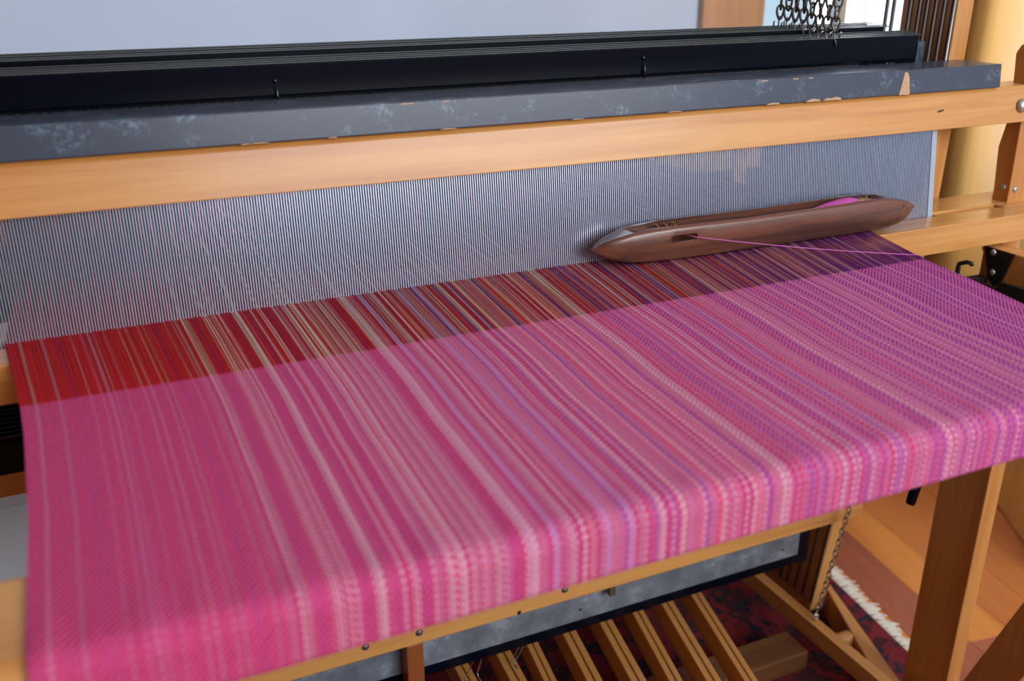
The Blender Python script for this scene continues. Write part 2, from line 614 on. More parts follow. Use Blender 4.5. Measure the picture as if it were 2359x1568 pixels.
# door leaf standing open against the back wall (wood veneer), white jamb at its edge
door = struct(bpy.data.objects.new('door_1', None))
COL.objects.link(door)
door.location = (1.944, 1.316, 0)
door.rotation_euler = (0, 0, math.atan2(-0.8656, -0.5007))
box('leaf', (-0.045, 0.92), (-0.0, 0.04), (0.004, 2.05), W_DOOR, door, 0.002)
lathe('door_knob', [(0.012, 0), (0.010, 0.025), (0.024, 0.035), (0.027, 0.05), (0.018, 0.062), (0, 0.065)], (0.86, 0.0, 1.0), (0, -1, 0), BRASS, door)
struct(box('trim_1', (1.962, 2.035), (YB - 0.045, YB), (0.0, 2.2), plain('grey_white_jamb', (0.60, 0.64, 0.66), 0.6), None, 0.003))

# white low box behind the loom, left
wbx = thing('storage_box', 'white low box standing on the floor behind the loom, seen left of the cloth', 'box', (-0.5, 1.02, 0))
box('body', (-0.45, 0.42), (-0.025, 0.025), (0.0, 0.335), BOXWHITE, wbx, 0.004)
box('lid', (-0.455, 0.425), (-0.029, 0.029), (0.336, 0.356), BOXWHITE, wbx, 0.003)

# dark chest added behind the loom to darken what shows through the reed
DARKBACK = wood('dark_backing_wood', (0.020, 0.017, 0.020), (0.012, 0.010, 0.013), 'X', rough=0.5, coat=0.0)
ch = thing('dark_backing', 'added dark chest against the white wall, glimpsed through the reed and heddles', 'backing', (0.55, 1.2, 0))
box('backing_body', (-1.20, 0.93), (-0.13, 0.16), (0.0, 0.89), DARKBACK, ch, 0.004)
box('backing_lid', (-1.22, 0.945), (-0.145, 0.165), (0.891, 0.915), DARKBACK, ch, 0.003)

# ------------------------------------------------------------------ rug with fringe
ra = math.atan2(-(1.098 - 1.1226), -(0.489 - 0.698))
rug = thing('rug', 'dark red and navy patterned wool rug with cream fringe under the treadles', 'rug', (1.1226, 0.698, 0.0), (0, 0, -0.117))
bm = bmesh.new()
add_box(bm, (-1.75, 0.0), (-1.3, 0.08), (0.0005, 0.008))
from_bm(bm, 'pile', RUG, rug)
tb = bmesh.new()
for k in range(5):
    a = (k - 2) * 0.0016
    add_tube(tb, [(0, a, 0.005), (0.012, a * 1.3, 0.0062 + 0.001 * (k % 2)), (0.024, a * 1.7 + 0.001 * math.sin(k * 2), 0.004), (0.036 + 0.005 * math.sin(k * 5), a * 2.2, 0.0022)], [0.0015, 0.0014, 0.0012, 0.0005], 5)
first = from_bm(tb, 'fringe_tassel', FRINGE, rug, True, loc=(-0.002, 0.075, 0))
for k in range(1, 116):
    o = first.copy()
    COL.objects.link(o)
    o.location = (-0.002 + RNG.uniform(-0.001, 0.001), 0.075 - k * 0.0118, 0)
    o.rotation_euler = (0, 0, RNG.normal(-0.12, 0.16))
    s = RNG.uniform(0.8, 1.1)
    o.scale = (s, 1.05, 1)

# ------------------------------------------------------------------ loom frame
loom = thing('floor_loom', 'varnished maple floor loom with front breast beam and grooved castle sides', 'loom', (0.36, 0.5, 0))
LO = Vector((0.36, 0.5, 0))
def L_(o, host=None):           # parts are modelled in room coordinates; hang them on the loom without moving
    o.parent = host or loom
    if host is None:
        o.matrix_parent_inverse = Matrix.Translation(-LO)
    return o
# breast beam
L_(prism('breast_beam', [(0.004, 0.7425), (0.083, 0.7425), (0.083, 0.7775), (0.012, 0.7775), (0.004, 0.770)], -0.34, 1.04, 'X', W_X, None, 0.003))
# castle sides: wide grooved boards, leaning
def castle_poly():
    return [(0.512, 1.25), (0.512, 0.98), (0.5165, 0.74), (0.5944, 0.222), (0.618, 0.03), (0.78, 0.03), (0.74, 0.25), (0.602, 0.98), (0.602, 1.25)]
cs_r = L_(prism('castle_side', castle_poly(), 1.0, 1.0275, 'X', W_Z, None, 0.002))
cs_l = L_(prism('castle_side', castle_poly(), -0.3095, -0.282, 'X', W_Z, None, 0.002))
rods_y = [0.513, 0.5275, 0.541, 0.555, 0.567, 0.583, 0.611, 0.623]
for side, xx in ((0, 0.9985), (1, -0.2805)):
    for y in rods_y:
        f = (y - 0.512) / 0.10
        p0 = (xx, y, 1.24)
        p1 = (xx, y + 0.006, 0.74)
        p2 = (xx, y + 0.085 + 0.04 * f, 0.20)
        p3 = (xx, y + 0.103 + 0.05 * f, 0.05)
        L_(tube('guide_rod', [p0, p1, p2, p3], 0.0014, ROD, None, 6), cs_r if side == 0 else cs_l)
        bmx = bmesh.new()
        dx = 0.0006 if side == 0 else -0.0006
        add_tube(bmx, [(p[0] + dx, p[1] + 0.0035, p[2]) for p in (p0, p1, p2, p3)], 0.0022, 4)
        L_(from_bm(bmx, 'groove', SLOT, None), cs_r if side == 0 else cs_l)
# lower castle rail with bolts, galvanised guard below it
c_rail = L_(box('castle_rail', (-0.30, 1.012), (0.55, 0.5755), (0.2585, 0.315), W_X, None, 0.002))
for x, z in ((0.2079, 0.2785), (0.2786, 0.2768), (0.487, 0.279)):
    L_(dome('bolt', (x, 0.5505, z), (0, -1, 0), 0.0052, 0.004, DARKBOLT, None), c_rail)
L_(lathe('screw_hole', [(0, 0.0002), (0.003, 0.0002), (0.003, -0.004)], (0.4188, 0.5498, 0.2625), (0, -1, 0), HOLE, None, 10), c_rail)
guard = L_(box('guard_sheet', (-0.27, 0.9166), (0.577, 0.579), (0.196, 0.30), GALV, None, 0))
for xs in (0.5266, 0.885, 0.10):
    L_(dome('rivet', (xs, 0.577, 0.214), (0, -1, 0), 0.0022, 0.001, BLACKM, None), guard)
L_(box('guard_edge', (-0.29, 0.9375), (0.5765, 0.582), (0.180, 0.1958), BLACK, None, 0.001))
L_(box('guard_edge', (0.9168, 0.9375), (0.5765, 0.582), (0.1962, 0.30), BLACK, None, 0.001))
L_(box('centre_post', (0.2607, 0.2838), (0.5515, 0.576), (0.0, 0.2580), W_RED, None, 0.0015))
# small steel peg under the rail
L_(box('peg', (0.5643, 0.5741), (0.5595, 0.5695), (0.236, 0.2584), plain('brown_steel_peg', (0.10, 0.075, 0.055), 0.5, 0.3), None, 0.001))
# rear parts: back posts, back beam, cross rail
for x0 in (1.0, -0.3095):
    L_(box('back_post', (x0, x0 + 0.0275), (0.93, 0.98), (0.0, 0.80), W_Z, None, 0.002))
    L_(box('side_rail', (x0, x0 + 0.0275), (0.60, 0.935), (0.40, 0.46), W_Y, None, 0.002))
L_(box('back_beam', (-0.34, 1.06), (0.935, 0.985), (0.735, 0.772), W_X, None, 0.004))
L_(box('cross_rail', (-0.282, 1.0), (0.625, 0.65), (0.542, 0.5695), W_X, None, 0.002))
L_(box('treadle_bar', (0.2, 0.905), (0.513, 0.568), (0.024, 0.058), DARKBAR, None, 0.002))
# front legs and slanting arms
for x0, x1 in ((1.0, 1.027), (-0.31, -0.283)):
    L_(box('front_leg', (x0, x1), (0.338, 0.4115), (0.0, 0.7385), W_Z, None, 0.0015))
    sx = 0.985 - 0.0145 if x0 > 0.5 else -0.2825
    L_(prism('front_arm', [(0.345, 0.0), (0.0965, 0.742), (0.040, 0.742), (0.2885, 0.0)], sx, sx + 0.027, 'X', W_Z, None, 0.0015))
# foot rail, slightly turned
fr = L_(prism('foot_rail', [(1.0396, 0.6258), (1.0535, 0.634), (0.9838, 0.4005), (0.915, 0.17), (0.886, 0.175), (0.955, 0.415)], 0.008, 0.060, 'Z', W_Y, None, 0.0015))
# hinge plate with two domed bolts on the right front leg
hp = L_(prism('hinge_plate', [(0.4090, 0.7380), (0.3651, 0.7384), (0.3757, 0.7012), (0.3850, 0.690), (0.3959, 0.6992)], 0.9975, 0.9999, 'X', BLACKM, None, 0.0006))
for y, z in ((0.3941, 0.7375 - 0.004), (0.3902, 0.7089)):
    L_(dome('bolt', (0.9976, y, z), (-1, 0, 0), 0.0042, 0.0035, SILVER, None), hp)
# black steel side bar with upturned hook under the right selvedge
L_(prism('steel_arm', [(0.4065, 0.700), (0.3640, 0.6985), (0.3604, 0.7086), (0.20, 0.712), (0.20, 0.672), (0.4065, 0.690)], 0.974, 0.980, 'X', BLACKM, None, 0.0008))
L_(tube('arm_hook', [(0.968, 0.4165, 0.690), (0.968, 0.4170, 0.712), (0.967, 0.4160, 0.7165), (0.971, 0.4075, 0.7205), (0.9735, 0.403, 0.7195), (0.9735, 0.402, 0.7165)], 0.0028, BLACKM, None, 8))
L_(box('arm_bracket', (0.9655, 0.9999), (0.398, 0.4110), (0.688, 0.700), BLACKM, None, 0.001))
# black release handle hanging below the breast beam
L_(tube('release_handle', [(0.9385, 0.402, 0.380), (0.940, 0.4025, 0.3825), (0.952, 0.4085, 0.402), (0.975, 0.406, 0.447), (0.9995, 0.395, 0.487)], [0.0045, 0.0066, 0.0070, 0.0060, 0.0055], BLACK, None, 12))
# round dowel end
L_(lathe('dowel_end', [(0, 0.0), (0.012, 0.0), (0.0135, -0.002), (0.0135, -0.05)], (0.944, 0.520, 0.048), (-1, 0.0, 0.0), W_X, None, 20))

# ------------------------------------------------------------------ beater
XB0, XB1 = -0.36, 1.1135
beater = thing('beater', 'wooden beater with scuffed slate grey weight bar across the top', 'beater', (0.36, 0.44, 0.742))
BO = Vector((0.36, 0.44, 0.742))
def B_(o):
    o.parent = beater
    o.matrix_parent_inverse = Matrix.Translation(-BO)
    return o
a, bq = beat(0.1035, 0.014), beat(0.1455, 0.014)
B_(prism('hand_tree', [a, (a[0] + 0.0125, a[1] + 0.001), (a[0] + 0.0125, a[1] + 0.012), (0.4545, a[1] + 0.012), (0.4545, a[1]), (0.489, a[1]), (0.4895, 0.9262), (bq[0] + 0.006, 0.9262), (bq[0] + 0.0015, bq[1] - 0.003)], XB0, XB1, 'X', W_X, None, 0.0012))
g0, g1 = beat(0.1465, 0.0145), beat(0.1738, 0.0145)
wbar = B_(prism('weight_bar', [(g0[0] + 0.0008, 0.9264), (g1[0] + 0.0008, 0.9538), (0.5125, 0.9538), (0.5125, 0.9264)], -0.28, 1.0195, 'X', SLATE, None, 0.0012))
def chip(pts, name='paint_chip'):
    # bare wood where the paint has come off the front face (x, height t on the face)
    v = [beat(t, 0.0) for _, t in pts]
    bm = bmesh.new()
    fr_, bk = [], []
    for x, t in pts:
        y, z = beat(t, 0.0147 - 0.0008)
        y2, z2 = beat(t, 0.0125)
        fr_.append(bm.verts.new((x, y - 0.0002, z)))
        bk.append(bm.verts.new((x, y2, z2)))
    bm.faces.new(fr_)
    for i in range(len(pts)):
        j = (i + 1) % len(pts)
        bm.faces.new((fr_[i], fr_[j], bk[j], bk[i]))
    B_(from_bm(bm, name, BAREWOOD, None))
chip([(0.8560, 0.1478), (0.8722, 0.1475), (0.8718, 0.156), (0.8709, 0.166), (0.8690, 0.1715), (0.8655, 0.1732), (0.8635, 0.1725), (0.8600, 0.160)])
chip([(0.7200, 0.1478), (0.7420, 0.1478), (0.7385, 0.1500), (0.7300, 0.1510), (0.7240, 0.1495)])
chip([(0.7440, 0.1478), (0.7715, 0.1476), (0.7690, 0.1500), (0.7625, 0.1512), (0.7560, 0.1500), (0.7500, 0.1507)])
chip([(0.6660, 0.1478), (0.6850, 0.1478), (0.6830, 0.1495), (0.6740, 0.1499), (0.6700, 0.1490)])
for x, w in ((0.262, 0.013), (0.2995, 0.009), (0.352, 0.012), (0.664, 0.010), (0.706, 0.008), (0.727, 0.007)):
    if x == 0.352:
        continue
    chip([(x - w / 2, 0.1728), (x + w / 2, 0.1728), (x + w / 2 - 0.001, 0.1739), (x - w / 2 + 0.001, 0.1739)])
for x, w in ((0.125, 0.02), (0.30, 0.018), (0.437, 0.016), (0.55, 0.02), (0.115, 0.012), (0.19, 0.01)):
    chip([(x - w / 2, 0.1478), (x + w / 2, 0.1478), (x + w / 3, 0.1486), (x - w / 4, 0.1487)])
# small dark knot in the hand tree near its right end
bm = bmesh.new()
ring = []
for a in np.linspace(0, 2 * math.pi, 14, endpoint=False):
    y_, z_ = beat(0.1258 + 0.0011 * math.sin(a) + 0.0008 * math.cos(a), 0.0142)
    ring.append(bm.verts.new((0.9235 + 0.0050 * math.cos(a), y_, z_)))
bm.faces.new(ring)
bmesh.ops.solidify(bm, geom=list(bm.faces), thickness=0.0006)
B_(from_bm(bm, 'knot', plain('dark_knot', (0.10, 0.035, 0.012), 0.5), None))
# shuttle race with reed groove
B_(prism('shuttle_race', [(0.398, 0.742), (0.505, 0.742), (0.505, 0.7765), (0.4515, 0.7765), (0.4515, 0.762), (0.4365, 0.762), (0.4365, 0.7765), (0.398, 0.7765)], XB0, XB1, 'X', W_RACE, None, 0.0012))
B_(box('groove_plug', (1.055, XB1 - 0.002), (0.4367, 0.4513), (0.764, 0.7763), W_X, None, 0.0008))
B_(prism('groove_plug', [(0.9465, 0.4425), (1.050, 0.4405), (1.050, 0.4510), (0.9465, 0.4510)], 0.764, 0.7735, 'Z', W_X, None, 0.001))
# swords (uprights) behind the hand tree
SWP = [(0.474, 0.705), (0.473, 0.790), (0.4778, 0.845), (0.4715, 0.882), (0.474, 0.930), (0.4775, 0.962), (0.4720, 0.972), (0.462, 0.977), (0.4535, 0.977), (0.4520, 0.950), (0.4490, 0.790), (0.448, 0.705)]
B_(prism('sword', SWP, 1.0745, 1.1140, 'X', W_Z, None, 0.0012))
B_(prism('sword', SWP, -0.360, -0.3205, 'X', W_Z, None, 0.0012))
B_(dome('bolt', (1.0746, 0.459, 0.795), (-1, 0, 0), 0.0040, 0.002, SILVER, None))
B_(dome('bolt', (1.0850, 0.4488, 0.793), (0, -1, 0), 0.0040, 0.002, SILVER, None))
cy, cz = beat(0.1236, 0.0145)
B_(dome('bolt', (1.0590, cy, cz), (0, -CS, SN), 0.0085, 0.006, SILVER, None))
B_(dome('bolt', (-0.33, cy, cz), (0, -CS, SN), 0.0085, 0.006, SILVER, None))

# ------------------------------------------------------------------ reed
reed = thing('reed', 'steel reed of fine upright wires held between hand tree and race', 'reed', (0.357, YR, ZC))
RO = Vector((0.357, YR, ZC))
DENT = 0.0254 / 8 * 0.75
n_d = int((0.924 + 0.215) / DENT)
bm = bmesh.new()
for i in range(n_d):
    x = 0.9240 - i * DENT
    w = 0.00048
    pts = []
    for t in (-0.011, 0.113):
        for n in (0.0005, -0.0006):
            y, z = beat(t, n)
            pts += [(x - w, y, z), (x + w, y, z)]
    pts_faces(bm, pts, [(0, 1, 5, 4), (2, 6, 7, 3), (0, 4, 6, 2), (1, 3, 7, 5), (0, 2, 3, 1), (4, 5, 7, 6)])
o = from_bm(bm, 'reed_wires', REEDST, reed)
o.matrix_parent_inverse = Matrix.Translation(-RO)
o['kind'] = 'stuff'
for xa, xb in ((0.9252, 0.9335), (-0.222, -0.2170)):
    q = [beat(-0.011, 0.0016), beat(0.113, 0.0016), beat(0.113, -0.0022), beat(-0.011, -0.0022)]
    o = prism('end_strip', q, xa, xb, 'X', REEDEND, reed, 0.0004, 1)
    o.matrix_parent_inverse = Matrix.Translation(-RO)
for t in (-0.0115, 0.1135):
    q = [beat(t - 0.002, 0.002), beat(t + 0.002, 0.002), beat(t + 0.002, -0.0024), beat(t - 0.002, -0.0024)]
    o = prism('baulk', q, -0.222, 0.9335, 'X', REEDEND, reed, 0)
    o.matrix_parent_inverse = Matrix.Translation(-RO)

# ------------------------------------------------------------------ thread plan of the warp
NT = 768
pal = dict(r=(0.52, 0.010, 0.017), d=(0.44, 0.008, 0.045), t=(0.48, 0.21, 0.14), c=(0.66, 0.48, 0.40), o=(0.50, 0.125, 0.16),
           k=(0.70, 0.17, 0.12), p=(0.19, 0.026, 0.19), v=(0.18, 0.060, 0.27), m=(0.42, 0.17, 0.25), l=(0.46, 0.29, 0.46))
keys = [  # fraction across the warp : weights
    (0.00, dict(r=92, d=4, o=4)),
    (0.09, dict(r=88, d=4, o=7, t=1)),
    (0.13, dict(r=62, o=24, t=10, c=4)),
    (0.20, dict(r=30, o=36, t=18, c=13, m=3)),
    (0.36, dict(r=13, d=2, o=34, t=20, c=18, k=6, m=7)),
    (0.50, dict(r=10, d=4, o=26, t=16, c=13, k=7, m=20, p=4, v=2)),
    (0.66, dict(r=3, d=3, o=18, t=13, c=11, k=4, m=30, p=14, v=3)),
    (0.80, dict(d=3, o=8, t=10, c=6, k=1, m=36, p=32, v=5)),
    (0.93, dict(o=3, t=3, c=1, m=26, p=60, v=7)),
    (1.00, dict(p=92, v=6, m=2))]
def weights(f):
    for (f0, a), (f1, b) in zip(keys, keys[1:]):
        if f <= f1:
            s = (f - f0) / (f1 - f0)
            return {k: a.get(k, 0) * (1 - s) + b.get(k, 0) * s for k in set(a) | set(b)}
    return keys[-1][1]
TR = np.random.default_rng(5)
codes = []
while len(codes) < NT:
    f = len(codes) / NT
    w = weights(f)
    ks = sorted(w)
    pr = np.array([w[k] for k in ks])
    k = ks[int(TR.choice(len(ks), p=pr / pr.sum()))]
    run = int(TR.choice([1, 1, 1, 2, 2, 3])) if k in 'rdp' else int(TR.choice([1, 1, 1, 1, 2]))
    if k in 'tcl' and codes and codes[-1] in 'tcl':
        k = str(TR.choice(list('oorm' if f < 0.5 else 'oompm')))
        run = 1
    codes += [k] * run
codes = codes[:NT]
def put(f, n, k):
    c = int(round(f * NT - n / 2))
    for i in range(c, c + n):
        if 0 <= i < NT:
            codes[i] = k
fellpx = [47, 340, 600, 900, 1480, 2126]
fellx = [-0.083, 0.0027, 0.0857, 0.191, 0.4319, 0.7847]
def fpx(px):
    return (np.interp(px, fellpx, fellx) + 0.083) / 0.8565
for px, n, k in ((205, 1, 'o'), (232, 1, 'o'), (263, 1, 'o'), (290, 1, 'o'), (312, 4, 'r'), (327, 1, 't'), (334, 2, 'r'), (346, 1, 't'), (360, 5, 'r'), (373, 1, 't'), (380, 3, 'r'), (388, 1, 't'),
                 (399, 4, 'r'), (410, 1, 't'), (424, 5, 'r'), (441, 1, 't'), (452, 3, 'r'), (465, 1, 't'), (476, 3, 'r'), (488, 1, 't'), (510, 7, 'r'), (536, 1, 't'), (548, 3, 'r'), (559, 1, 't'),
                 (568, 4, 'r'), (577, 1, 'c'), (598, 9, 'r'), (621, 2, 'c'), (638, 1, 't'), (641, 1, 'o'), (632, 1, 'o'), (645, 1, 'o'), (667, 9, 'r'), (687, 2, 't'), (700, 5, 'r'), (712, 3, 'o'), (735, 1, 'c'), (741, 2, 'r'),
                 (746, 1, 'c'), (759, 1, 'c'), (771, 1, 'c'), (783, 1, 't'), (797, 1, 't'), (819, 1, 'c'), (832, 2, 'c'), (852, 6, 'r'), (873, 1, 'c'), (882, 2, 'c')):
    put(fpx(px), n, k)
for f, n, k in ((0.1265, 3, 'd'), (0.1637, 4, 'd'), (0.1775, 1, 'c'), (0.1841, 1, 'c'), (0.1950, 3, 'd'), (0.2013, 1, 'c'), (0.2195, 1, 'c'), (0.2255, 1, 'c'), (0.2630, 1, 'c'), (0.2760, 1, 'c'), (0.3440, 1, 'c'), (0.2335, 7, 'd'), (0.2290, 1, 'c'), (0.2400, 1, 'c'), (0.2988, 5, 'd'), (0.2930, 3, 'o'), (0.3065, 1, 'c'), (0.3100, 1, 'l'), (0.2840, 1, 'c'), (0.2144, 4, 'd'), (0.2060, 1, 'c'), (0.2476, 2, 'd'), (0.2520, 2, 'c'),
                (0.3289, 4, 'l'), (0.3250, 1, 'd'), (0.3335, 2, 'd'), (0.3520, 1, 'c'), (0.3620, 3, 'd'), (0.3700, 3, 'l'), (0.3897, 4, 'l'), (0.3850, 2, 'p'), (0.3940, 2, 'd'), (0.4096, 2, 'v'), (0.4210, 4, 'd'),
                (0.4150, 2, 'c'), (0.4270, 2, 'v'), (0.4330, 2, 'c'), (0.455, 2, 'v'), (0.470, 2, 'c'), (0.487, 3, 'd'), (0.498, 2, 'c'), (0.525, 2, 'c'), (0.552, 3, 'p'), (0.575, 2, 'd'), (0.585, 2, 'c')):
    put(f, n, k)
dye = np.array([pal[k] for k in codes])
dye *= TR.uniform(0.88, 1.12, (NT, 1))
dye = np.clip(dye, 0, 0.9)

# ------------------------------------------------------------------ warp threads (from the fell through reed and heddles to the back beam)
FY = [0.530 + 0.011 * k for k in range(8)]
frac = (np.arange(NT) + 0.5) / NT
x_f = -0.083 + frac * 0.8560
x_r = -0.0996 + frac * 0.9141
x_b = -0.095 + frac * 0.905
verts, faces, cols = [], [], []
hw = 0.00056
for i in range(NT):
    k = i % 8
    zr = 0.7785 + 0.0004 * ((i * 7) % 5 - 2) / 2
    zh = 0.776 + (0.009 if k >= 4 else 0.0)
    path = [(x_f[i], YF - 0.003, ZC - 0.0003), (x_f[i] * 0.5 + x_r[i] * 0.5, 0.37, ZC - 0.0009 + 0.0003 * ((i * 5) % 3)), (x_r[i], YR, zr), (x_r[i], FY[k], zh), (x_b[i], 0.94, 0.7735), (x_b[i], 0.9875, 0.765), (x_b[i], 0.9875, 0.72)]
    b0 = len(verts)
    for (x, y, z) in path:
        verts += [(x - hw, y, z), (x, y, z + hw * 0.75), (x + hw, y, z), (x, y, z - hw * 0.75)]
    for s in range(len(path) - 1):
        for j in range(4):
            a0 = b0 + s * 4 + j
            a1 = b0 + s * 4 + (j + 1) % 4
            faces.append((a0, a1, a1 + 4, a0 + 4))
            cols.append(i)
me = bpy.data.meshes.new('warp_threads')
me.from_pydata(verts, [], faces)
at = me.attributes.new('dye', 'FLOAT_COLOR', 'FACE')
at.data.foreach_set('color', np.c_[dye[cols], np.ones(len(cols))].astype(np.float32).ravel())
me.polygons.foreach_set('use_smooth', [True] * len(faces))
warp = link('warp_threads', me, WARPMAT)
tag(warp, 'red, tan and purple unwoven warp yarns stretched from cloth edge through the reed', 'yarn', kind='stuff')

# ------------------------------------------------------------------ woven cloth over the breast beam
path = []
ys = list(np.linspace(YF, 0.020, 62))
for y in ys:
    path.append((y, ZC))
r = 0.0135
for a in np.linspace(0, math.pi / 2, 12)[1:]:
    path.append((0.0135 - r * math.sin(a), ZC - r + r * math.cos(a)))
path += [(0.0, z) for z in np.linspace(0.764, 0.7435, 6)]
for a in np.linspace(0, math.pi / 2, 6)[1:]:
    path.append((0.004 - 0.004 * math.cos(a), 0.7435 - 0.004 * math.sin(a)))
path += [(0.03, 0.738), (0.06, 0.729), (0.085, 0.715), (0.13, 0.66), (0.17, 0.60)]
path = np.array(path)
arc = np.r_[0, np.cumsum(np.hypot(*np.diff(path, axis=0).T))]
# selvedges draw in below the fell
lx = np.interp(path[:, 0], [0.0, 0.135, 0.19, 0.25, YF], [-0.0712, -0.0735, -0.0762, -0.0792, -0.083])
rx = np.interp(path[:, 0], [0.0, 0.155, 0.2249, YF], [0.733, 0.7463, 0.7617, 0.773])
inner = np.arange(len(path)) > 62
lx[inner], rx[inner] = -0.0712, 0.733
cols_f = np.linspace(0, 1, NT + 1)
X = lx[:, None] + (rx - lx)[:, None] * cols_f[None]
R_, C_ = X.shape
# gentle unevenness of hand-woven cloth, strongest over the beam edge
rip = 0.0006 * np.sin(cols_f * 97 + 2 * np.sin(cols_f * 31)) + 0.0005 * np.sin(cols_f * 211)
bump_w = np.exp(-((arc - 0.283) / 0.02) ** 2)
Y = np.repeat(path[:, 0][:, None], C_, 1) - bump_w[:, None] * np.abs(rip)[None] * 1.2
Z = np.repeat(path[:, 1][:, None], C_, 1) + bump_w[:, None] * rip[None] * 0.8
V = np.stack([X, Y, Z], -1).reshape(-1, 3)
idx = np.arange(R_ * C_).reshape(R_, C_)
Q = np.stack([idx[:-1, :-1], idx[1:, :-1], idx[1:, 1:], idx[:-1, 1:]], -1).reshape(-1, 4)
me = bpy.data.meshes.new('woven_cloth')
me.from_pydata(V.tolist(), [], Q.tolist())
uvl = me.uv_layers.new(name='weave')
ppm = 1 / 0.00122
U = np.repeat((np.arange(NT + 1) + 0.0)[None], R_, 0)
VV = np.repeat((2000 - arc * ppm)[:, None], C_, 1)
UVv = np.stack([U, VV], -1).reshape(-1, 2)
uvl.data.foreach_set('uv', UVv[Q.ravel()].astype(np.float32).ravel())
at = me.attributes.new('dye', 'FLOAT_COLOR', 'FACE')
ci = np.tile(np.arange(NT), R_ - 1)
at.data.foreach_set('color', np.c_[dye[ci], np.ones(len(ci))].astype(np.float32).ravel())
me.polygons.foreach_set('use_smooth', [True] * len(Q))
cloth = link('woven_cloth', me, CLOTH)
tag(cloth, 'handwoven pink and magenta striped cloth stretched over the breast beam', 'cloth')

# ------------------------------------------------------------------ harness frames
tops = [0.984, 0.9848, 0.9856, 0.9866, 0.9918, 0.9926, 0.9938, 0.9948]
xe = [0.9705, 0.9715, 0.974, 0.975, 0.955, 0.9595, 0.949, 0.9555]
ordinal = ['front', 'second', 'third', 'fourth', 'fifth', 'sixth', 'seventh', 'rearmost']
HX = -0.262
for k in range(8):
    y = FY[k]
    ztop = tops[k]
    lab = ('black steel harness frame nearest the beater, with bluish end bracket' if k == 0 else
           'black steel harness frame at the very back, next to the window' if k == 7 else
           'black steel harness frame, %s counted from the beater' % ordinal[k])
    h = thing('harness_frame', lab, 'harness', (0.36, y, 0.60), group='black harness frames across the loom')
    HO = Vector((0.36, y, 0.60))
    def H_(o):
        o.parent = h
        o.matrix_parent_inverse = Matrix.Translation(-HO)
        return o
    x1 = xe[k]
    H_(box('top_bar', (HX, x1 - 0.012), (y - 0.0030, y + 0.0024), (ztop - 0.0285, ztop), BLACK, None, 0.0010))
    H_(box('bar_edge', (HX, x1), (y - 0.0022, y + 0.0016), (ztop + 0.0001, ztop + 0.0013), BARTOP, None, 0.0004, 1))
    H_(box('bottom_bar', (HX, x1 - 0.012), (y - 0.0051, y + 0.0051), (0.618, 0.650), BLACK, None, 0.0006))
    H_(box('end_bracket', (x1 - 0.0118, x1), (y - 0.0036, y + 0.0026), (0.6505, ztop - 0.0068), BLUEGREY, None, 0.0010))
    H_(box('end_bracket', (HX - 0.012, HX - 0.0002), (y - 0.0036, y + 0.0026), (0.6505, ztop - 0.0068), BLUEGREY, None, 0.0010))
    hz = 0.009 if k >= 4 else 0.0
    H_(box('heddle_bar', (HX + 0.002, x1 - 0.014), (y - 0.0012, y + 0.0006), (ztop - 0.0312, ztop - 0.0290), BLACK, None, 0))
    H_(box('heddle_bar', (HX + 0.002, x1 - 0.014), (y - 0.0012, y + 0.0006), (0.6502, 0.655), BLACK, None, 0))
    # heddles: one flat steel wire with an eye for every thread on this shaft
    bm = bmesh.new()
    xs = [x_r[i] for i in range(k, NT, 8)]
    pile = [0.835 + 0.0009 * j for j in range(30)] if k < 5 else []
    for q, x in enumerate(xs + pile):
        jx = RNG.normal(0, 0.0012)
        w = 0.0006
        zz = [ztop - 0.030, 0.86, 0.776 + hz + 0.006, 0.776 + hz, 0.776 + hz - 0.006, 0.70, 0.652]
        xx = [x + jx, x + jx * 0.5, x, x + 0.0012, x, x - jx * 0.5, x - jx]
        pr = None
        for z, xq in zip(zz, xx):
            cur = (bm.verts.new((xq - w, y + 0.0014 - w, z)), bm.verts.new((xq + w, y + 0.0014 + w, z)))
            if pr:
                bm.faces.new((pr[0], pr[1], cur[1], cur[0]))
            pr = cur
    o = H_(from_bm(bm, 'heddles', HEDDLE, None))
    o['kind'] = 'stuff'
    # hook pins on the top bar
    cxp = 0.805 + (7 - k) * 0.0 + 0.0031 * (7 - k)
    for dx in (-0.010, 0.006):
        H_(tube('pin', [(cxp + dx, y - 0.001, ztop), (cxp + dx, y - 0.001, ztop + 0.006), (cxp + dx + 0.001, y - 0.003, ztop + 0.008)], 0.0010, STEEL, None, 6))
    if k == 0:
        for hx, hzz in ((0.1585, 0.9690), (0.5589, 0.9735)):
            H_(dome('hook_button', (hx, y - 0.0030, hzz), (0, -1, 0), 0.0024, 0.0024, GLOSSBLACK, None))
            H_(tube('hook', [(hx, y - 0.0048, hzz - 0.004), (hx + 0.0006, y - 0.0058, hzz - 0.010), (hx + 0.0008, y - 0.0064, hzz - 0.016), (hx + 0.0006, y - 0.006, hzz - 0.022), (hx, y - 0.003, hzz - 0.024)], [0.0007, 0.0010, 0.0014, 0.0012, 0.0007], GLOSSBLACK, None, 10))

